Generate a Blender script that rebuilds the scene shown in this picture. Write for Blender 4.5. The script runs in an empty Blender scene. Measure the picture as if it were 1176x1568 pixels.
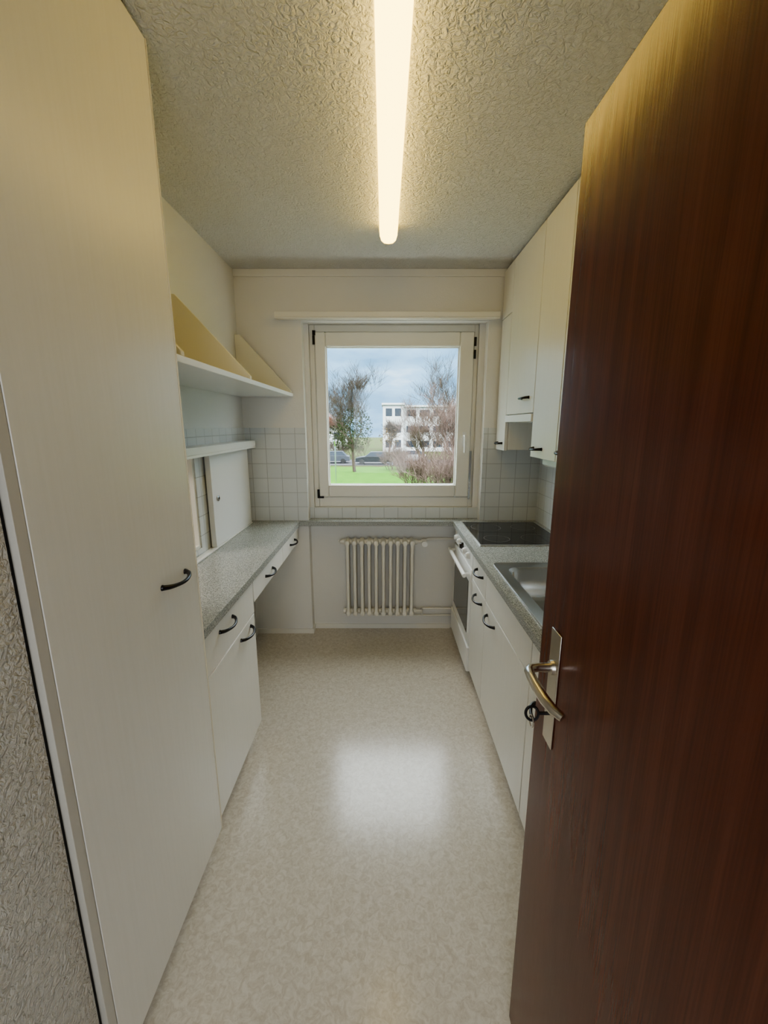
import bpy, math, random
from mathutils import Vector, Matrix
R=math.radians
sc=bpy.context.scene
col=sc.collection

# ---------------------------------------------------------------- materials
def _new(name):
    m=bpy.data.materials.new(name); m.use_nodes=True
    nt=m.node_tree; b=nt.nodes['Principled BSDF']
    return m,nt,b
def mat(name,c,rough=.5,metal=0,bump=None,var=None,coat=0,spec=.5,emit=None,es=0):
    """bump=(scale,strength,dist,detail,distortion)  var=(scale,c2,stretch xyz,lo,hi)"""
    m,nt,b=_new(name)
    b.inputs['Base Color'].default_value=(*c,1); b.inputs['Roughness'].default_value=rough
    b.inputs['Metallic'].default_value=metal; b.inputs['Coat Weight'].default_value=coat
    b.inputs['Specular IOR Level'].default_value=spec
    if emit: b.inputs['Emission Color'].default_value=(*emit,1); b.inputs['Emission Strength'].default_value=es
    geo=nt.nodes.new('ShaderNodeNewGeometry')
    if bump:
        n=nt.nodes.new('ShaderNodeTexNoise'); n.inputs['Scale'].default_value=bump[0]
        n.inputs['Detail'].default_value=bump[3]; n.inputs['Distortion'].default_value=bump[4]
        bp=nt.nodes.new('ShaderNodeBump'); bp.inputs['Strength'].default_value=bump[1]; bp.inputs['Distance'].default_value=bump[2]
        nt.links.new(geo.outputs['Position'],n.inputs['Vector'])
        nt.links.new(n.outputs['Fac'],bp.inputs['Height']); nt.links.new(bp.outputs['Normal'],b.inputs['Normal'])
    if var:
        mp=nt.nodes.new('ShaderNodeMapping'); mp.inputs['Scale'].default_value=var[2]
        n=nt.nodes.new('ShaderNodeTexNoise'); n.inputs['Scale'].default_value=var[0]; n.inputs['Detail'].default_value=6
        n.inputs['Roughness'].default_value=.65
        if len(var)>5: n.inputs['Distortion'].default_value=var[5]
        cr=nt.nodes.new('ShaderNodeValToRGB')
        cr.color_ramp.elements[0].position=var[3]; cr.color_ramp.elements[0].color=(*c,1)
        cr.color_ramp.elements[1].position=var[4]; cr.color_ramp.elements[1].color=(*var[1],1)
        nt.links.new(geo.outputs['Position'],mp.inputs['Vector']); nt.links.new(mp.outputs[0],n.inputs['Vector'])
        nt.links.new(n.outputs['Fac'],cr.inputs['Fac']); nt.links.new(cr.outputs['Color'],b.inputs['Base Color'])
    return m
def tilemat(name,axis):
    m,nt,b=_new(name)
    geo=nt.nodes.new('ShaderNodeNewGeometry'); sp=nt.nodes.new('ShaderNodeSeparateXYZ'); cb=nt.nodes.new('ShaderNodeCombineXYZ')
    nt.links.new(geo.outputs['Position'],sp.inputs[0])
    nt.links.new(sp.outputs[axis],cb.inputs['X'])
    ad=nt.nodes.new('ShaderNodeMath'); ad.operation='ADD'; ad.inputs[1].default_value=.04
    nt.links.new(sp.outputs['Z'],ad.inputs[0]); nt.links.new(ad.outputs[0],cb.inputs['Y'])
    br=nt.nodes.new('ShaderNodeTexBrick'); br.offset=0; br.squash=1
    br.inputs['Scale'].default_value=1; br.inputs['Brick Width'].default_value=.1; br.inputs['Row Height'].default_value=.1
    br.inputs['Mortar Size'].default_value=.0022; br.inputs['Mortar Smooth'].default_value=.2
    br.inputs['Color1'].default_value=(.68,.705,.71,1); br.inputs['Color2'].default_value=(.73,.75,.75,1); br.inputs['Mortar'].default_value=(.50,.51,.51,1)
    nt.links.new(cb.outputs[0],br.inputs['Vector']); nt.links.new(br.outputs['Color'],b.inputs['Base Color'])
    bp=nt.nodes.new('ShaderNodeBump'); bp.invert=True; bp.inputs['Strength'].default_value=.5; bp.inputs['Distance'].default_value=.002
    nt.links.new(br.outputs['Fac'],bp.inputs['Height']); nt.links.new(bp.outputs['Normal'],b.inputs['Normal'])
    b.inputs['Roughness'].default_value=.2
    return m
def woodmat(name):
    m,nt,b=_new(name)
    geo=nt.nodes.new('ShaderNodeNewGeometry')
    mp=nt.nodes.new('ShaderNodeMapping'); mp.inputs['Scale'].default_value=(26,26,.7)
    n=nt.nodes.new('ShaderNodeTexNoise'); n.inputs['Scale'].default_value=1.4; n.inputs['Detail'].default_value=6; n.inputs['Roughness'].default_value=.5; n.inputs['Distortion'].default_value=.4
    mp2=nt.nodes.new('ShaderNodeMapping'); mp2.inputs['Scale'].default_value=(260,260,5)
    n2=nt.nodes.new('ShaderNodeTexNoise'); n2.inputs['Scale'].default_value=1.2; n2.inputs['Detail'].default_value=3
    cr=nt.nodes.new('ShaderNodeValToRGB'); e=cr.color_ramp.elements
    e[0].position=.22; e[0].color=(.095,.022,.0095,1); e[1].position=.85; e[1].color=(.185,.050,.023,1)
    x=e.new(.5); x.color=(.130,.033,.0145,1)
    mx=nt.nodes.new('ShaderNodeMix'); mx.data_type='RGBA'; mx.blend_type='MULTIPLY'; mx.inputs['Factor'].default_value=.28
    cr2=nt.nodes.new('ShaderNodeValToRGB'); cr2.color_ramp.elements[0].position=.35; cr2.color_ramp.elements[0].color=(.4,.33,.33,1); cr2.color_ramp.elements[1].position=.6
    nt.links.new(geo.outputs['Position'],mp.inputs[0]); nt.links.new(mp.outputs[0],n.inputs['Vector']); nt.links.new(n.outputs['Fac'],cr.inputs['Fac'])
    nt.links.new(geo.outputs['Position'],mp2.inputs[0]); nt.links.new(mp2.outputs[0],n2.inputs['Vector']); nt.links.new(n2.outputs['Fac'],cr2.inputs['Fac'])
    nt.links.new(cr.outputs['Color'],mx.inputs['A']); nt.links.new(cr2.outputs['Color'],mx.inputs['B']); nt.links.new(mx.outputs['Result'],b.inputs['Base Color'])
    n3=nt.nodes.new('ShaderNodeTexNoise'); n3.inputs['Scale'].default_value=1; n3.inputs['Detail'].default_value=1
    mp3=nt.nodes.new('ShaderNodeMapping'); mp3.inputs['Scale'].default_value=(34,34,12); nt.links.new(geo.outputs['Position'],mp3.inputs[0]); nt.links.new(mp3.outputs[0],n3.inputs['Vector'])
    bp=nt.nodes.new('ShaderNodeBump'); bp.inputs['Strength'].default_value=.1; bp.inputs['Distance'].default_value=.001
    bp3=nt.nodes.new('ShaderNodeBump'); bp3.inputs['Strength'].default_value=.15; bp3.inputs['Distance'].default_value=.002
    nt.links.new(n3.outputs['Fac'],bp3.inputs['Height']); nt.links.new(bp3.outputs['Normal'],bp.inputs['Normal'])
    nt.links.new(n2.outputs['Fac'],bp.inputs['Height']); nt.links.new(bp.outputs['Normal'],b.inputs['Normal'])
    b.inputs['Roughness'].default_value=.22; b.inputs['Specular IOR Level'].default_value=.3
    return m
def glassmat(name):
    m=bpy.data.materials.new(name); m.use_nodes=True; nt=m.node_tree; nt.nodes.clear()
    o=nt.nodes.new('ShaderNodeOutputMaterial'); t=nt.nodes.new('ShaderNodeBsdfTransparent'); g=nt.nodes.new('ShaderNodeBsdfGlossy')
    g.inputs['Roughness'].default_value=.02; mx=nt.nodes.new('ShaderNodeMixShader'); mx.inputs[0].default_value=.015
    t.inputs['Color'].default_value=(.97,.99,.98,1)
    nt.links.new(t.outputs[0],mx.inputs[1]); nt.links.new(g.outputs[0],mx.inputs[2]); nt.links.new(mx.outputs[0],o.inputs[0])
    return m

M_wall=mat('painted_plaster',(.80,.785,.745),.7,bump=(140,.25,.003,3,.4))
M_paper=mat('textured_wallpaper',(.77,.77,.76),.75,bump=(170,.5,.004,2,1))
M_stucco=mat('rough_stucco',(.70,.67,.61),.85,bump=(75,1,.016,3,1.5))
M_ceil=mat('ceiling_stucco',(.77,.765,.745),.85,bump=(56,1,.0145,2.5,1.4))
M_floor=mat('linoleum',(.53,.475,.395),.19,bump=(60,.02,.002,3,0),var=(52,(.665,.62,.545),(1,1,1),.36,.62,1.2),spec=.5)
M_cab=mat('cream_laminate',(.81,.79,.735),.34,var=(4,(.78,.76,.70),(22,22,.9),.35,.75),bump=(300,.03,.001,2,0))
M_edge=mat('cream_edge',(.78,.72,.58),.4)
M_white=mat('white_laminate',(.86,.86,.84),.35)
M_frame=mat('window_paint',(.84,.82,.75),.35)
M_filler=mat('grey_filler',(.58,.555,.50),.5)
M_shelf=mat('shelf_cream',(.82,.79,.67),.45)
M_counter=mat('speckled_counter',(.19,.20,.19),.26,var=(230,(.54,.55,.525),(1,1,1),.42,.58))
M_black=mat('dark_metal',(.03,.028,.028),.22,metal=.6)
M_dark=mat('dark_gap',(.02,.02,.018),.8)
M_rad=mat('radiator_enamel',(.80,.77,.69),.38)
M_steel=mat('stainless_steel',(.78,.78,.78),.2,metal=1)
M_nickel=mat('brushed_nickel',(.62,.58,.52),.25,metal=1)
M_hob=mat('black_glass',(.012,.013,.014),.06)
M_ring=mat('hob_marking',(.12,.12,.12),.3)
M_ovenglass=mat('oven_glass',(.05,.055,.05),.1)
M_wood=woodmat('mahogany_veneer')
M_glass=glassmat('window_glass')
M_tx=tilemat('tiles_back','X'); M_ty=tilemat('tiles_side','Y')
M_lamp=mat('lamp_diffuser',(.9,.85,.65),.4,emit=(1,.71,.19),es=4.4)
M_lampcap=mat('lamp_end_cap',(.85,.75,.4),.4,emit=(1,.66,.16),es=1.0)
M_lampbase=mat('lamp_base',(.85,.80,.62),.5)
M_brown=mat('brown_wood',(.14,.045,.022),.4)

# ---------------------------------------------------------------- mesh builder
class MB:
    def __init__(s): s.v=[];s.f=[];s.m=[];s.mats=[]
    def mi(s,m):
        if m not in s.mats: s.mats.append(m)
        return s.mats.index(m)
    def box(s,x0,x1,y0,y1,z0,z1,m):
        i=len(s.v); k=s.mi(m)
        s.v+= [(x0,y0,z0),(x1,y0,z0),(x1,y1,z0),(x0,y1,z0),(x0,y0,z1),(x1,y0,z1),(x1,y1,z1),(x0,y1,z1)]
        for f in [(0,3,2,1),(4,5,6,7),(0,1,5,4),(1,2,6,5),(2,3,7,6),(3,0,4,7)]:
            s.f.append(tuple(i+a for a in f)); s.m.append(k)
        return s
    def loft(s,rings,m,cap=True):
        k=s.mi(m); i=len(s.v); n=len(rings[0])
        for r in rings: s.v+=[tuple(p) for p in r]
        for a in range(len(rings)-1):
            for b in range(n):
                c=(b+1)%n
                s.f.append((i+a*n+b,i+a*n+c,i+(a+1)*n+c,i+(a+1)*n+b)); s.m.append(k)
        if cap:
            s.f.append(tuple(i+b for b in reversed(range(n)))); s.m.append(k)
            s.f.append(tuple(i+(len(rings)-1)*n+b for b in range(n))); s.m.append(k)
        return s
    def tube(s,path,r,m,n=10,cap=True):
        path=[Vector(p) for p in path]; rings=[]
        up=None
        for j,p in enumerate(path):
            t=(path[min(j+1,len(path)-1)]-path[max(j-1,0)]).normalized()
            if up is None:
                up=t.orthogonal().normalized()
            else:
                up=(up-t*up.dot(t)).normalized()
            w=t.cross(up); rr=r[j] if isinstance(r,(list,tuple)) else r
            rings.append([p+(up*math.cos(2*math.pi*q/n)+w*math.sin(2*math.pi*q/n))*rr for q in range(n)])
        return s.loft(rings,m,cap)
    def prism(s,poly,axis,a,b,m):
        def P(u,v,w): return {'X':(w,u,v),'Y':(u,w,v),'Z':(u,v,w)}[axis]
        return s.loft([[P(u,v,a) for u,v in poly],[P(u,v,b) for u,v in poly]],m)
    def obj(s,name,parent=None,bevel=0,smooth=True,seg=2):
        me=bpy.data.meshes.new(name)
        vs=[Vector(p) for p in s.v]
        lo=Vector([min(p[i] for p in vs) for i in range(3)]); hi=Vector([max(p[i] for p in vs) for i in range(3)])
        c=(lo+hi)/2
        me.from_pydata([tuple(p-c) for p in vs],[],s.f)
        for m in s.mats: me.materials.append(m)
        me.polygons.foreach_set('material_index',s.m)
        import bmesh
        bm=bmesh.new(); bm.from_mesh(me); bmesh.ops.recalc_face_normals(bm,faces=bm.faces); bm.to_mesh(me); bm.free()
        if smooth:
            me.polygons.foreach_set('use_smooth',[True]*len(me.polygons)); me.set_sharp_from_angle(angle=R(38))
        o=bpy.data.objects.new(name,me); o.location=c; col.objects.link(o)
        if bevel:
            b=o.modifiers.new('bevel','BEVEL'); b.width=bevel; b.segments=seg; b.limit_method='ANGLE'; b.angle_limit=R(40)
        if parent: o.parent=parent
        return o
def empty(name):
    e=bpy.data.objects.new(name,None); col.objects.link(e); e.empty_display_size=.1; return e
def rrect(cx,cy,hx,hy,r,z,n=6):
    pts=[]
    for (sx,sy,a0) in [(1,1,0),(-1,1,90),(-1,-1,180),(1,-1,270)]:
        for i in range(n+1):
            a=R(a0+90*i/n); pts.append((cx+sx*(hx-r)+r*math.cos(a),cy+sy*(hy-r)+r*math.sin(a),z))
    return pts
def circ(c,r,axis,n=20):
    out=[]
    for i in range(n):
        a=2*math.pi*i/n; u,v=r*math.cos(a),r*math.sin(a)
        out.append({'X':(c[0],c[1]+u,c[2]+v),'Y':(c[0]+u,c[1],c[2]+v),'Z':(c[0]+u,c[1]+v,c[2])}[axis])
    return out
def handle(b,x,y,z,side,L=.128):
    path=[];rad=[]
    for i in range(17):
        t=i/16; yy=y+(t-.5)*L
        out=.004+.028*math.sin(math.pi*t)**.55
        path.append((x+side*out,yy,z-.004*math.sin(math.pi*t))); rad.append(.0052+.0022*abs(2*t-1)**3)
    b.tube(path,rad,M_black,10)
    for e in (-1,1):
        b.loft([circ((x,y+e*L/2,z),.0085,'X',12),circ((x+side*.006,y+e*L/2,z),.007,'X',12)],M_black)

XL=-.945; XR=1.07; YB=2.84; YN=2.92; H=2.47
# ---------------------------------------------------------------- shell
MB().box(-3.5,1.25,-1.9,3.2,-.12,0,M_floor).obj('floor')
MB().box(-3.5,1.25,-1.9,3.2,H,H+.12,M_ceil).obj('ceiling')
MB().box(-1.095,-.53,YB,3.2,0,H,M_wall).obj('wall_back_left')
MB().box(.67,1.25,YB,3.2,0,H,M_wall).obj('wall_back_right')
MB().box(-.53,.67,YB,3.2,2.17,H,M_wall).obj('wall_back_lintel')
MB().box(-.53,.67,YN,3.2,0,.94,M_wall).obj('wall_back_parapet')
MB().box(-.53,-.50,YN,3.2,.94,2.17,M_wall).box(.632,.67,YN,3.2,.94,2.17,M_wall).obj('trim_3')
OY=2.055
b=MB()
b.box(-1.095,XL,.636,1.34,0,H,M_paper).box(-1.095,XL,OY,YB,0,H,M_paper).box(-1.095,XL,1.34,OY,0,.90,M_paper).box(-1.095,XL,1.34,OY,1.385,H,M_paper)
b.obj('wall_left')
MB().box(-1.095,-.602,-1.9,.634,0,H,M_stucco).obj('wall_entry')
MB().box(XR,1.25,-.16,YB,0,H,M_wall).obj('wall_right')
b=MB(); b.box(.40,XR,-.16,-.04,0,H,M_wall).box(-.602,.40,-.16,-.04,2.04,H,M_wall); b.obj('wall_front')
b=MB(); b.box(.37,.40,-.17,-.03,0,2.04,M_frame).box(-.602,-.58,-.17,-.03,0,2.04,M_frame).box(-.58,.37,-.17,-.03,2.01,2.04,M_frame); b.obj('trim_1',bevel=.003)
MB().box(1.1,1.25,-1.9,-.16,0,H,M_wall).obj('wall_hall_right')
MB().box(-3.5,1.25,-2.0,-1.9,0,H,M_wall).obj('wall_hall_end')
MB().box(-3.5,-1.095,2.95,3.2,0,H,M_wall).obj('wall_dining_back')
MB().box(-3.6,-3.5,-1.9,3.2,0,H,M_wall).obj('wall_dining_left')
b=MB(); b.box(-2.2,-1.2,2.5,2.92,.08,.98,M_brown).box(-2.22,-1.18,2.48,2.93,.98,1.01,M_brown)
for x in (-2.18,-1.25):
    for y in (2.53,2.87): b.box(x,x+.04,y,y+.04,0,.08,M_brown)
b.box(-1.69,-1.215,2.492,2.5,.12,.95,M_brown).box(-2.185,-1.71,2.492,2.5,.12,.95,M_brown)
b.obj('sideboard',bevel=.004)
b=MB(); b.box(-.945,-.53,YB-.01,YB,0,.035,M_frame).box(-.52,.50,YN-.01,YN,0,.035,M_frame).box(-.53,-.52,YB-.01,YN,0,.035,M_frame)
b.obj('baseboard_back')
MB().box(XL,XL+.01,1.82,YB-.01,0,.035,M_frame).obj('baseboard_left')
MB().box(XL,XR,YB-.012,YB,H-.045,H,M_wall).obj('trim_2',bevel=.004)
b=MB(); b.box(XL,-.53,YB-.007,YB,.86,1.50,M_tx).box(.67,XR,YB-.007,YB,.86,1.50,M_tx).box(-.53,.67,YN-.007,YN,.86,.938,M_tx)
b.obj('trim_tiles_back')
b=MB(); b.box(XL,XL+.007,1.24,1.34,.86,1.50,M_ty).box(XL,XL+.007,OY,YB-.007,.86,1.50,M_ty).box(XL,XL+.007,1.34,OY,.86,.90,M_ty).box(XL,XL+.007,1.34,OY,1.385,1.5,M_ty)
b.obj('trim_tiles_left')
MB().box(XR-.007,XR,.0,YB-.007,.86,1.60,M_ty).obj('trim_tiles_right')
# ---------------------------------------------------------------- window
W=empty('window_1')
y0,y1=2.945,3.02
b=MB(); b.box(-.50,-.465,y0,y1,.94,2.17,M_frame).box(.605,.632,y0,y1,.94,2.17,M_frame).box(-.465,.605,y0,y1,2.125,2.17,M_frame).box(-.465,.605,y0,y1,.94,1.01,M_frame)
b.obj('outer_frame',W,.004)
b=MB(); a0,a1=2.925,2.985
b.box(-.462,-.392,a0,a1,1.013,2.122,M_frame).box(.508,.602,a0,a1,1.013,2.122,M_frame).box(-.392,.508,a0,a1,2.03,2.122,M_frame).box(-.392,.508,a0,a1,1.013,1.10,M_frame)
b.obj('sash',W,.008)
b=MB(); b.box(-.395,-.385,2.955,2.965,1.095,2.035,M_white).box(.50,.511,2.955,2.965,1.095,2.035,M_white).box(-.385,.5,2.955,2.965,2.025,2.035,M_white).box(-.385,.5,2.955,2.965,1.095,1.105,M_white)
b.obj('glazing_bead',W)
MB().box(-.392,.508,2.968,2.972,1.10,2.03,M_glass).obj('glass',W)
b=MB()
for (x,z) in [(-.468,2.07),(-.468,1.04),(.607,1.98),(.607,2.06)]:
    b.loft([circ((x,2.925,z-.028),.0085,'Z',12),circ((x,2.925,z+.028),.0085,'Z',12)],M_black)
b.box(.598,.613,2.921,2.93,1.0,1.34,M_steel).box(-.475,-.455,2.921,2.93,2.10,2.13,M_black).box(-.475,-.43,2.921,2.93,1.005,1.02,M_black)
b.obj('hinges',W)
b=MB(); b.box(.545,.568,2.917,2.925,1.37,1.47,M_white); b.tube([(.556,2.917,1.445),(.556,2.885,1.445),(.556,2.88,1.43),(.556,2.88,1.33)],[.008,.008,.009,.007],M_white,10)
b.obj('window_handle',W)
MB().box(-.52,.66,3.0,3.26,.90,.938,M_steel).obj('outer_sill',W,.003)
b=MB(); b.box(-.68,.72,YB-.085,YB,2.175,2.205,M_frame).box(-.68,.72,YB-.085,YB-.07,2.165,2.175,M_frame).box(-.68,.72,YB-.045,YB-.038,2.170,2.175,M_edge)
b.obj('curtain_rail_board',bevel=.003)

# ---------------------------------------------------------------- tall cabinet
T=empty('tall_cabinet')
b=MB(); b.box(XL,-.61,.668,1.24,.09,H-.012,M_cab).box(XL,-.635,.67,1.235,0,.09,M_cab); b.obj('carcass',T,.001)
MB().box(-.609,-.59,.6665,1.238,.085,H-.018,M_cab).obj('tall_door',T,.001)
MB().box(-.60,-.588,1.2385,1.2415,.085,H-.018,M_edge).obj('edge_band',T)
MB().box(-.70,-.5915,.643,.6655,0,H-.01,M_filler).obj('filler_strip',T,.001)
MB().box(-.70,-.605,.6342,.6428,0,H-.01,M_dark).obj('shadow_joint',T)
b=MB(); handle(b,-.59,1.10,1.095,1); b.obj('pull',T)
# ---------------------------------------------------------------- left base
B=empty('base_cabinet')
b=MB(); b.box(XL+.002,-.622,1.245,1.79,.10,.828,M_cab).box(XL+.002,-.65,1.25,1.785,0,.10,M_cab); b.obj('carcass',B,.001)
MB().box(-.621,-.603,1.25,1.787,.095,.663,M_cab).obj('cabinet_door',B,.002)
MB().box(-.621,-.603,1.25,1.787,.668,.822,M_cab).obj('drawer_front',B,.002)
b=MB(); handle(b,-.603,1.46,.775,1); handle(b,-.603,1.66,.63,1); b.obj('pulls',B)
D=empty('drawer_unit')
MB().box(XL+.002,-.622,1.795,YB-.002,.715,.828,M_cab).obj('carcass',D,.001)
MB().box(-.621,-.603,1.797,2.36,.712,.822,M_cab).obj('drawer_front_1',D,.002)
MB().box(-.621,-.603,2.365,2.83,.712,.822,M_cab).obj('drawer_front_2',D,.002)
b=MB(); handle(b,-.603,2.06,.765,1); handle(b,-.603,2.62,.765,1); b.obj('pulls',D)
# ---------------------------------------------------------------- countertop
z0,z1=.83,.862
CT=empty('countertop')
MB().box(XL+.008,-.588,1.243,YB-.008,z0,z1,M_counter).obj('slab_left',CT)
MB().box(-.588,.482,2.80,YB-.0085,z0,z1,M_counter).box(-.528,.668,YB-.0085,YN-.008,z0,z1,M_counter).obj('slab_window',CT)
b=MB()
b.box(.482,.535,.85,YB-.0085,z0,z1,M_counter).box(1.0,XR-.008,.85,YB-.008,z0,z1,M_counter).box(.535,1.0,1.90,YB-.0085,z0,z1,M_counter).box(.535,1.0,.85,1.22,z0,z1,M_counter)
b.obj('slab_right',CT)
# ---------------------------------------------------------------- right base
B=empty('kitchen_base_cabinet')
b=MB()
b.box(.522,1.06,.85,.87,.10,.828,M_cab).box(.522,1.06,2.215,2.235,.10,.828,M_cab).box(.522,1.06,.87,2.215,.10,.12,M_cab).box(1.04,1.06,.87,2.215,.12,.828,M_cab)
b.box(.522,.535,.87,2.215,.12,.828,M_cab).box(.56,1.06,.85,2.235,0,.10,M_cab)
b.obj('carcass',B,.001)
for i,(u,v) in enumerate([(1.925,2.232),(1.283,1.92),(.853,1.278)]):
    MB().box(.503,.521,u,v,.095,.663,M_cab).obj('door_%d'%(i+1),B,.002)
    MB().box(.503,.521,u,v,.668,.822,M_cab).obj('drawer_front_%d'%(i+1),B,.002)
b=MB(); handle(b,.503,2.05,.76,-1); handle(b,.503,2.05,.615,-1); handle(b,.503,1.80,.615,-1); handle(b,.503,1.15,.615,-1); b.obj('pulls',B)
# ---------------------------------------------------------------- oven
O=empty('oven')
MB().box(.525,1.05,2.24,2.825,.06,.826,M_white).obj('body',O,.002)
MB().box(.565,1.05,2.24,2.825,0,.06,M_dark).obj('plinth',O)
MB().box(.503,.524,2.243,2.822,.715,.822,M_white).obj('control_panel',O,.003)
b=MB()
for i in range(5):
    y=2.33+i*.1
    b.loft([circ((.503,y,.768),.021,'X'),circ((.492,y,.768),.020,'X'),circ((.480,y,.768),.014,'X')],M_white if i!=2 else M_black)
b.obj('knobs',O)
MB().box(.498,.524,2.243,2.822,.23,.708,M_white).obj('oven_door',O,.004)
MB().box(.4955,.4985,2.30,2.765,.29,.62,M_ovenglass).obj('door_glass',O,.001)
b=MB(); b.tube([(.50,2.29,.668),(.465,2.29,.668)],.009,M_white); b.tube([(.50,2.775,.668),(.465,2.775,.668)],.009,M_white); b.tube([(.462,2.26,.668),(.462,2.805,.668)],.012,M_white,14)
b.obj('door_handle',O)
MB().box(.492,.524,2.243,2.822,.065,.222,M_white).obj('warming_drawer',O,.004)
# hob
Hb=empty('ceramic_hob')
MB().box(.537,1.02,2.21,2.755,.8625,.868,M_hob).obj('glass_plate',Hb,.002)
b=MB()
for (x,y,r) in [(.66,2.34,.075),(.66,2.61,.095),(.90,2.34,.095),(.90,2.61,.075)]:
    i=len(b.v); n=40; k=b.mi(M_ring)
    for rr in (r,r-.003):
        b.v+=[(x+rr*math.cos(2*math.pi*q/n),y+rr*math.sin(2*math.pi*q/n),.8685) for q in range(n)]
    for q in range(n): b.f.append((i+q,i+(q+1)%n,i+n+(q+1)%n,i+n+q)); b.m.append(k)
b.obj('zones',Hb)
b=MB(); b.box(.533,.537,2.206,2.759,.8625,.8695,M_steel).box(1.02,1.024,2.206,2.759,.8625,.8695,M_steel).box(.537,1.02,2.206,2.21,.8625,.8695,M_steel).box(.537,1.02,2.755,2.759,.8625,.8695,M_steel)
b.obj('rim',Hb)
# sink
S=empty('kitchen_sink')
cx=.7675; cy=1.56
b=MB()
b.loft([rrect(cx,cy,.245,.352,.03,.863),rrect(cx,cy,.243,.35,.03,.868),rrect(cx,cy,.235,.342,.03,.866),rrect(cx-.0,cy+.01,.195,.285,.06,.864),
        rrect(cx,cy+.01,.185,.275,.06,.85),rrect(cx,cy+.01,.175,.265,.06,.72),rrect(cx,cy+.01,.15,.24,.06,.70),rrect(cx,cy+.01,.045,.045,.04,.695)],M_steel,cap=False)
i=len(b.v); b.v+=rrect(cx,cy+.01,.045,.045,.04,.695); b.f.append(tuple(range(i,len(b.v)))); b.m.append(0)
b.obj('basin',S)
b=MB(); b.loft([circ((cx,cy+.01,.695),.03,'Z'),circ((cx,cy+.01,.699),.026,'Z')],M_black); b.obj('drain',S)
b=MB(); b.loft([circ((.985,1.56,.867),.024,'Z'),circ((.985,1.56,.93),.02,'Z')],M_nickel)
b.tube([(.985,1.56,.93),(.985,1.56,1.06),(.97,1.56,1.11),(.93,1.56,1.135),(.86,1.56,1.13),(.83,1.56,1.10)],.011,M_nickel,12)
b.tube([(.985,1.56,.92),(.985,1.51,.94)],.007,M_nickel); b.obj('faucet',S)
# ---------------------------------------------------------------- wall cabinets (right)
C=empty('wall_cabinet')
b=MB(); b.box(.772,1.062,.9,2.145,1.365,H-.012,M_cab).box(.772,1.062,2.15,2.62,1.585,H-.012,M_cab).box(.772,1.062,2.622,2.825,1.365,H-.012,M_cab)
b.obj('carcass',C,.001)
for n,(u,v,a,c) in enumerate([(2.624,2.823,1.36,2.165),(2.624,2.823,2.17,H-.02),(2.151,2.619,1.58,H-.02),(1.832,2.145,1.36,H-.02),(1.51,1.826,1.36,H-.02),(1.19,1.506,1.36,H-.02),(.9,1.186,1.36,H-.02)]):
    MB().box(.752,.771,u,v,a,c,M_cab).obj('door_%d'%(n+1),C,.002)
b=MB(); handle(b,.752,2.72,1.405,-1,.1); handle(b,.752,2.28,1.66,-1,.11); handle(b,.752,2.05,1.405,-1,.11); handle(b,.752,1.74,1.405,-1,.11); b.obj('pulls',C)
Hd=empty('range_hood')
MB().box(.765,1.06,2.155,2.615,1.535,1.58,M_white).obj('hood_body',Hd,.003)
MB().box(.745,.763,2.152,2.618,1.535,1.575,M_white).obj('pull_out_front',Hd,.003)
MB().box(.80,1.03,2.2,2.57,1.531,1.535,M_steel).obj('grease_filter',Hd)
b=MB(); b.prism([(.80,1.362),(.80,1.325),(.815,1.315),(.865,1.315),(.88,1.325),(.88,1.362)],'Y',1.5,2.1,M_white); b.obj('under_cabinet_light',bevel=.003)
# ---------------------------------------------------------------- wall shelf left
Sh=empty('wall_shelf')
MB().box(XL+.002,-.60,1.245,YB-.002,1.70,1.722,M_white).obj('board',Sh,.002)
for i,y in enumerate([1.30,1.95,2.78]):
    MB().prism([(XL+.002,1.7225),(-.602,1.7225),(-.602,1.735),(XL+.035,2.075),(XL+.002,2.075)],'Y',y,y+.02,M_shelf).obj('gusset_%d'%(i+1),Sh,.0015)
# ---------------------------------------------------------------- serving hatch
Ha=empty('serving_hatch')
b=MB(); b.box(XL+.0075,-.848,1.245,2.765,1.385,1.42,M_white).box(-.862,-.848,1.245,2.765,1.372,1.385,M_white); b.obj('top_rail',Ha,.002)
MB().box(-.930,-.902,2.15,2.755,.872,1.384,M_white).obj('sliding_panel',Ha,.002)
MB().box(-.935,-.898,1.245,2.755,.8635,.871,M_white).obj('bottom_track',Ha)
b=MB(); b.loft([circ((-.902,2.215,1.13),.016,'X'),circ((-.897,2.215,1.13),.016,'X'),circ((-.895,2.215,1.13),.011,'X')],M_nickel)
b.loft([circ((-.895,2.215,1.13),.006,'X'),circ((-.893,2.215,1.13),.006,'X')],M_black); b.obj('finger_pull',Ha)
b=MB(); b.box(-1.1,XL-.0,1.34,1.355,.90,1.385,M_frame).box(-1.1,XL,OY-.015,OY,.90,1.385,M_frame).box(-1.1,XL,1.355,OY-.015,.90,.915,M_frame); b.obj('opening_lining',Ha)
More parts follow.
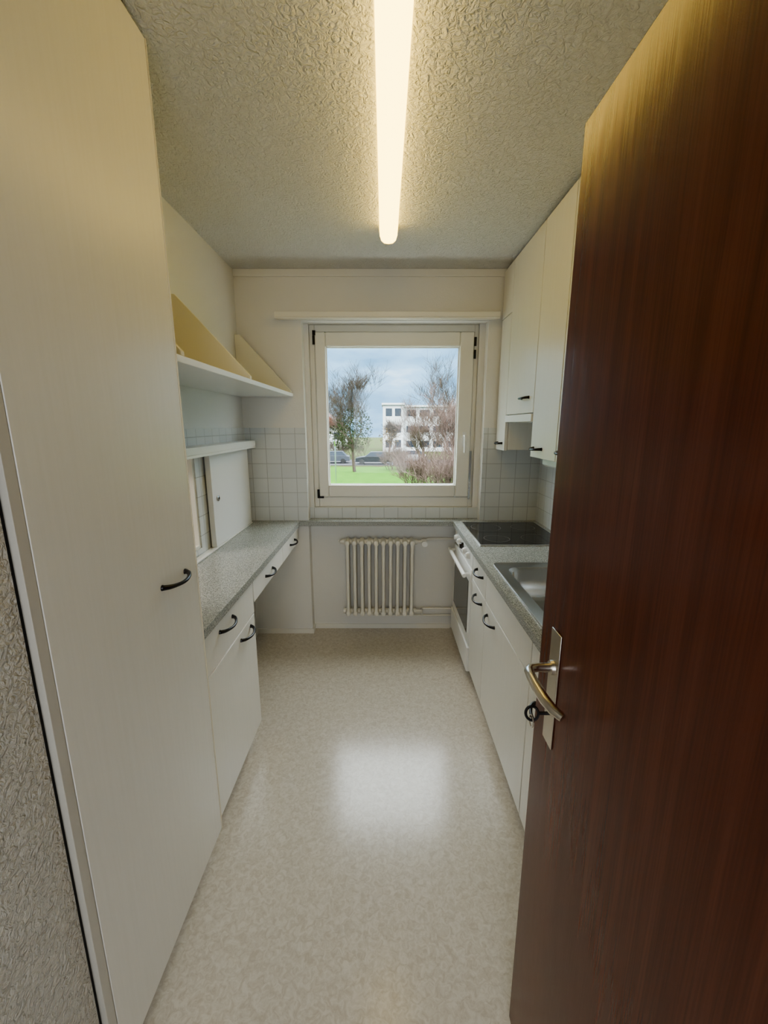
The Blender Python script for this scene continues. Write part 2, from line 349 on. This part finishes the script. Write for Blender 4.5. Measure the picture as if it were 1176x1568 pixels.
# ---------------------------------------------------------------- radiator
Ra=empty('radiator')
b=MB(); n=10; xa,xb=-.285,.225; p=(xb-xa)/n; yr=2.845; za,zb=.15,.73
for i in range(n):
    x=xa+p*(i+.5)
    for dy in (-.042,0,.042):
        b.loft([[(x+rx*math.cos(2*math.pi*q/10),yr+dy+ry*math.sin(2*math.pi*q/10),z) for q in range(10)] for z,rx,ry in ((za+.02,.017,.017),(za+.06,.0125,.013),(zb-.06,.0125,.013),(zb-.02,.017,.017))],M_rad)
    for zc in (za+.025,zb-.025):
        rings=[]
        for t in range(9):
            a=-math.pi/2+math.pi*t/8; yy=yr+.06*math.sin(a); s_=.35+.65*math.cos(a)**.6 if abs(a)<1.55 else .35
            rings.append([(x+.0225*s_*math.cos(2*math.pi*q/12),yy,zc+.026*s_*math.sin(2*math.pi*q/12)) for q in range(12)])
        b.loft(rings,M_rad)
for zc in (za+.025,zb-.025): b.tube([(xa-.012,yr,zc),(xb+.012,yr,zc)],.02,M_rad,12)
b.obj('sections',Ra)
b=MB()
zt=zb-.025
b.tube([(xb+.01,yr,zt),(xb+.05,yr,zt)],.012,M_rad); b.tube([(xb+.06,yr,zt-.03),(xb+.06,yr,zt+.02)],.017,M_rad,14)
b.tube([(xb+.06,yr-.05,zt-.005),(xb+.06,yr,zt-.005)],[.021,.017],M_white,14)
b.tube([(xb+.06,yr,zt+.01),(xb+.10,yr+.04,zt+.01),(.50,yr+.04,zt+.01)],.008,M_rad)
b.tube([(xa-.012,yr,zt),(xa-.03,yr,zt)],.014,M_rad); b.tube([(xa-.03,yr,zt),(xa-.035,yr-.02,zt+.012)],.006,M_rad)
zl=za+.025
b.tube([(xb+.01,yr,zl),(xb+.05,yr,zl)],.012,M_rad)
b.tube([(xb+.05,yr,zl),(xb+.06,yr+.04,zl),(.50,yr+.04,zl)],.008,M_rad); b.tube([(xa+.2,yr+.05,zl-.06),(.50,yr+.05,zl-.06)],.007,M_rad)
b.tube([(xb+.06,yr+.04,zl),(xb+.06,yr+.05,zl-.06)],.007,M_rad)
for x in (xa+.05,xb-.05):
    for z in (zl,zt): b.box(x-.006,x+.006,yr,YN-.001,z-.006,z+.006,M_rad)
b.obj('pipes_and_valve',Ra)
# ---------------------------------------------------------------- ceiling lamp
L=empty('fluorescent_ceiling_lamp'); lx=.022; ya,yb=.78,2.30
MB().box(lx-.03,lx+.03,ya+.03,yb-.03,H-.022,H,M_lampbase).obj('base',L,.002)
prof=[(-.040,H-.016),(-.044,H-.024),(-.043,H-.045),(-.036,H-.066),(-.022,H-.078),(0,H-.081),(.022,H-.078),(.036,H-.066),(.043,H-.045),(.044,H-.024),(.040,H-.016)]
MB().prism([(lx+u,v) for u,v in prof],'Y',ya+.04,yb-.04,M_lamp).obj('diffuser',L)
for k,(u,s_) in enumerate([(ya+.04,-1),(yb-.04,1)]):
    rings=[]
    for t in range(6):
        a=t/5*math.pi/2*.97; sc_=math.cos(a)**.55; rings.append([(lx+p_*sc_,u+s_*.04*math.sin(a),H-.016+(q_-(H-.016))*sc_) for p_,q_ in prof])
    MB().loft(rings,M_lampcap).obj('end_cap_%d'%(k+1),L)
b=MB(); b.box(lx-.046,lx-.041,ya+.04,yb-.04,H-.03,H-.024,M_lampbase).box(lx+.041,lx+.046,ya+.04,yb-.04,H-.03,H-.024,M_lampbase); b.obj('side_rail',L)
# ---------------------------------------------------------------- door
Dr=empty('door_1')
MB().box(.327,.367,-.02,.79,.006,2.0,M_wood).obj('leaf',Dr,.0025)
MB().box(.3235,.3268,.693,.735,.90,1.14,M_nickel).obj('handle_plate',Dr,.0012)
MB().box(.3672,.3705,.693,.735,.90,1.14,M_nickel).obj('handle_plate_back',Dr,.0012)
b=MB()
for s_,x0 in ((-1,.3235),(1,.3705)):
    pts=[(x0,.715,1.065),(x0+s_*.030,.715,1.065),(x0+s_*.044,.711,1.066),(x0+s_*.051,.70,1.067),(x0+s_*.053,.68,1.067),(x0+s_*.052,.655,1.064),(x0+s_*.048,.63,1.058),(x0+s_*.040,.61,1.052),(x0+s_*.030,.596,1.048)]
    b.tube(pts,[.0095,.0085,.0085,.0088,.009,.0095,.0095,.009,.007],M_nickel,14)
    b.loft([circ((x0,.715,1.065),.014,'X'),circ((x0+s_*.006,.715,1.065),.013,'X')],M_nickel)
b.obj('lever',Dr)
b=MB(); b.tube([(.3235,.715,.965),(.303,.715,.965)],.0035,M_black)
b.tube([(.291+.0125*math.cos(a),.715+.004*math.sin(a),.965+.0125*math.sin(a)) for a in [2*math.pi*q/20 for q in range(21)]],.0028,M_black,8)
b.tube([(.291,.715+.010*math.cos(a),.948+.012*math.sin(a)) for a in [2*math.pi*q/20 for q in range(21)]],.0013,M_nickel,6)
b.obj('key',Dr)
b=MB()
for z in (.25,1.75): b.loft([circ((.372,-.022,z-.04),.008,'Z'),circ((.372,-.022,z+.04),.008,'Z')],M_nickel)
b.obj('hinge',Dr)

# ---------------------------------------------------------------- exterior
G=-3.2; GT=G+.055
M_grass=mat('grass',(.035,.105,.008),.95,spec=.1,var=(1.5,(.06,.15,.015),(1,1,1),.35,.65))
M_road=mat('asphalt',(.07,.07,.075),.95,spec=.1)
M_soil=mat('ground_cover',(.05,.04,.02),.95,spec=.1,var=(.6,(.035,.07,.01),(1,1,1),.4,.6))
M_bark=mat('bark',(.075,.057,.045),.9,spec=.1); M_twig=mat('pinkish_twigs',(.145,.10,.085),.9,spec=.1); M_ivy=mat('ivy_leaves',(.032,.042,.015),.8,spec=.1); M_ochre=mat('ochre_leaves',(.13,.085,.03),.9,spec=.1)
M_bwhite=mat('white_render',(.52,.53,.53),.8); M_bwin=mat('building_glass',(.02,.03,.045),.4,spec=.2)
MB().box(-90,90,3.3,160,G-.2,G,M_soil).obj('ground')
b=MB(); b.box(-60,60,22,47,G+.001,G+.04,M_grass); b.obj('lawn')
MB().box(-80,80,49,57,G+.001,G+.05,M_road).obj('road')
def bt(b,p,d,L_,r,lv,rng,m,kids,up):
    segs=3; pts=[p]; rad=[r]; cur=p; dd=d
    for i in range(segs):
        dd=(dd+Vector((rng.uniform(-1,1),rng.uniform(-1,1),rng.uniform(-.5,1)*up))*.16).normalized()
        cur=cur+dd*L_/segs
        if cur.z<GT+.25: cur.z=GT+.25
        pts.append(cur.copy()); rad.append(r*(1-.55*(i+1)/segs))
    b.tube(pts,rad,m,3 if lv<4 else 6,cap=False)
    if lv<=0: return
    for k in range(kids):
        t=rng.uniform(.3,1) if k<kids-1 else 1
        f=t*segs; i=min(int(f),segs-1); q=pts[i].lerp(pts[i+1],f-i)
        ax=Vector((rng.uniform(-1,1),rng.uniform(-1,1),rng.uniform(-.35,.75))).normalized()
        nd=(dd*.8+ax*.75+Vector((0,0,.2*up))).normalized()
        bt(b,q,nd,L_*rng.uniform(.58,.8),max(r*(1-.5*t)*.62,.0085),lv-1,rng,m,kids,up)
def tree(name,x,y,h,seed,lv=5,kids=5,m=M_bark,ivy=None,r=.17,wd=1.0):
    rng=random.Random(seed); b=MB()
    bt(b,Vector((x,y,GT)),Vector((0,0,1)),h*.36,r,lv,rng,m,kids,1)
    zt=max(v[2] for v in b.v)-GT; k_=h/zt
    b.v=[(x+(v[0]-x)*k_*wd,y+(v[1]-y)*k_*wd,GT+max(0,(v[2]-GT)*k_)) for v in b.v]
    if ivy:
        k=b.mi(ivy[0]); cz,rx,rz,cnt,sz=ivy[1:]
        for i in range(cnt):
            while True:
                u=Vector((rng.uniform(-1,1),rng.uniform(-1,1),rng.uniform(-1,1)))
                if u.length<1: break
            c=Vector((x+u.x*rx,y+u.y*rx,G+cz+u.z*rz)); j=len(b.v)
            for q in range(3): b.v.append(tuple(c+Vector((rng.uniform(-1,1),rng.uniform(-1,1),rng.uniform(-1,1)))*sz))
            b.f.append((j,j+1,j+2)); b.m.append(k)
    return b.obj(name,smooth=False)
def bush(name,x,y,w,h,seed,m,stems=26):
    rng=random.Random(seed); b=MB()
    for i in range(stems):
        px,py=x+rng.uniform(-w,w)*.6,y+rng.uniform(-w,w)*.5
        bt(b,Vector((px,py,GT)),Vector((rng.uniform(-.5,.5),rng.uniform(-.4,.4),1)).normalized(),h*rng.uniform(.3,.5),.035,3,rng,m,5,.6)
    b.v=[(v[0],v[1],max(v[2],GT)) for v in b.v]
    return b.obj(name,smooth=False)
tree('bare_tree',-3.0,42,11,3,ivy=(M_ivy,4.4,1.9,2.2,1500,.13))
tree('bare_tree',-5.6,58,9,8,ivy=(M_ivy,3.2,2.6,1.8,1600,.16))
tree('bare_tree',5.8,33,10.6,12,m=M_bark)
tree('bare_tree',3.6,36,7.2,21,m=M_twig)
tree('bare_tree',5.0,26,8.0,33,m=M_twig)
tree('bare_tree',.8,62,6.0,41,ivy=(M_ochre,3.0,1.6,1.6,800,.12))
bush('bare_bush',4.4,24,2.0,3.7,5,M_twig,34)
bush('bare_bush',2.4,29,1.6,3.1,6,M_twig,26)
bush('bare_bush',1.1,44,1.4,2.8,7,M_twig,18)
bush('bare_bush',-5.8,64,6,2.6,9,M_bark,30)
by=74
b=MB()
b.box(-.2,3.4,by,by+9,G,4.9,M_bwhite).box(3.4,14,by+1.5,by+10,G,4.6,M_bwhite).box(-.4,3.6,by-.3,by+9.3,4.9,5.2,M_bwhite).box(3.4,14.3,by+1.2,by+10.3,4.6,4.9,M_bwhite)
for z in (3.0,.2,-2.4):
    for x in (.3,1.9): b.box(x,x+1.1,by-.05,by+.1,z,z+1.3,M_bwin)
    for x in (4.0,6.4,8.8,11.2): b.box(x,x+1.7,by+1.45,by+1.6,z,z+1.1,M_bwin)
b.obj('apartment_building')
b=MB(); b.box(-16,-7.8,80,90,G,1.0,M_bwhite).prism([(-16.4,1.0),(-7.4,1.0),(-11.9,4.2)],'Y',79.6,90.4,M_brown)
for x in (-14.5,-12,-9.6): b.box(x,x+1.2,79.95,80.05,-1.2,.1,M_bwin)
b.obj('house')
def car(x,y,c,name='parked_car'):
    m=mat('car_paint_'+str(x),c,.35,spec=.3); mt=mat('tyre_'+str(x),(.02,.02,.02),.8)
    b=MB(); z=G+.05
    b.prism([(x-2.15,z+.3),(x-2.1,z+.75),(x-1.5,z+.88),(x-.9,z+.95),(x+1.6,z+.95),(x+2.1,z+.85),(x+2.15,z+.3)],'Y',y-.85,y+.85,m)
    b.loft([[(x-.95,y-.8,z+.95),(x+1.75,y-.8,z+.95),(x+1.75,y+.8,z+.95),(x-.95,y+.8,z+.95)],[(x-.35,y-.65,z+1.42),(x+1.25,y-.65,z+1.42),(x+1.25,y+.65,z+1.42),(x-.35,y+.65,z+1.42)]],M_bwin)
    b.box(x-.36,x+1.26,y-.66,y+.66,z+1.42,z+1.47,m)
    for wx in (x-1.35,x+1.35):
        for wy in (y-.86,y+.68): b.loft([circ((wx,wy,z+.31),.31,'Y'),circ((wx,wy+.18,z+.31),.31,'Y')],mt)
    b.obj(name,bevel=.03)
car(-1.3,50.5,(.008,.01,.014)); car(-6.4,52,(.06,.065,.08)); car(3.4,54,(.3,.3,.3))
b=MB(); b.tube([(-3.5,30,GT),(-3.5,30,G+3.2)],.05,M_steel,10); b.tube([(-3.5,30,G+3.2),(-3.5,29.6,G+3.6),(-3.5,29.0,G+3.65)],.04,M_steel,8); b.obj('street_lamp')

# ---------------------------------------------------------------- world
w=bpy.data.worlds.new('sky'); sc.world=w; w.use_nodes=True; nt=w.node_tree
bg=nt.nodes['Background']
tc=nt.nodes.new('ShaderNodeTexCoord'); mp=nt.nodes.new('ShaderNodeMapping'); mp.inputs['Scale'].default_value=(1,1,3.2); mp.inputs['Location'].default_value=(.3,0,.1)
n=nt.nodes.new('ShaderNodeTexNoise'); n.inputs['Scale'].default_value=5; n.inputs['Detail'].default_value=4; n.inputs['Roughness'].default_value=.5
cr=nt.nodes.new('ShaderNodeValToRGB'); e=cr.color_ramp.elements
e[0].position=.38; e[0].color=(.15,.30,.47,1); e[1].position=.76; e[1].color=(.75,.86,.94,1); x=e.new(.57); x.color=(.29,.48,.68,1)
nt.links.new(tc.outputs['Generated'],mp.inputs[0]); nt.links.new(mp.outputs[0],n.inputs['Vector']); nt.links.new(n.outputs['Fac'],cr.inputs['Fac'])
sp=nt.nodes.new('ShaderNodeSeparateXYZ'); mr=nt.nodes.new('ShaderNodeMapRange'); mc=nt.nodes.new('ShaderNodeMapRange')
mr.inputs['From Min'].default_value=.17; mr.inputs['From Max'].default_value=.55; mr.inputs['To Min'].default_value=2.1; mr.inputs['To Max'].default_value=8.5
mc.inputs['From Min'].default_value=.18; mc.inputs['From Max'].default_value=.5
mx=nt.nodes.new('ShaderNodeMix'); mx.data_type='RGBA'; mx.inputs['B'].default_value=(.90,.95,1,1)
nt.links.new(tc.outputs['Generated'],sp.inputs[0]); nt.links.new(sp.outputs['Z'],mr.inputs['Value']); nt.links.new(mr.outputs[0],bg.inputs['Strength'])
nt.links.new(sp.outputs['Z'],mc.inputs['Value']); nt.links.new(mc.outputs[0],mx.inputs['Factor']); nt.links.new(cr.outputs['Color'],mx.inputs['A']); nt.links.new(mx.outputs['Result'],bg.inputs['Color'])
# ---------------------------------------------------------------- lights
def light(name,typ,loc,rot,e,c,**k):
    l=bpy.data.lights.new(name,typ); l.energy=e; l.color=c
    for a,v in k.items(): setattr(l,a,v)
    o=bpy.data.objects.new(name,l); o.location=loc; o.rotation_euler=rot; col.objects.link(o); return o
light('sun','SUN',(0,-20,30),(R(48),0,R(-25)),2.0,(1,.93,.82),angle=R(6))
light('hall_fill','AREA',(-.05,-1.7,1.5),(R(90),0,0),17,(.90,.95,1),shape='RECTANGLE',size=1.0,size_y=1.7)  # added soft neutral fill behind the camera, not an actual hall window
light('dining_room_fill','AREA',(-2.3,1.2,2.4),(0,0,0),25,(1,.93,.85),size=.6)  # added area light to brighten the room behind the hatch, no fixture modelled
# ---------------------------------------------------------------- camera
cam=bpy.data.cameras.new('camera'); co=bpy.data.objects.new('camera',cam); col.objects.link(co)
cam.sensor_fit='HORIZONTAL'; cam.sensor_width=36; cam.lens=19.41; cam.clip_start=.02; cam.clip_end=400
co.location=(0,0,1.52); co.rotation_euler=(R(78.1),0,0); sc.camera=co
sc.view_settings.view_transform='AgX'; sc.view_settings.look='AgX - Medium High Contrast'; sc.view_settings.exposure=.5
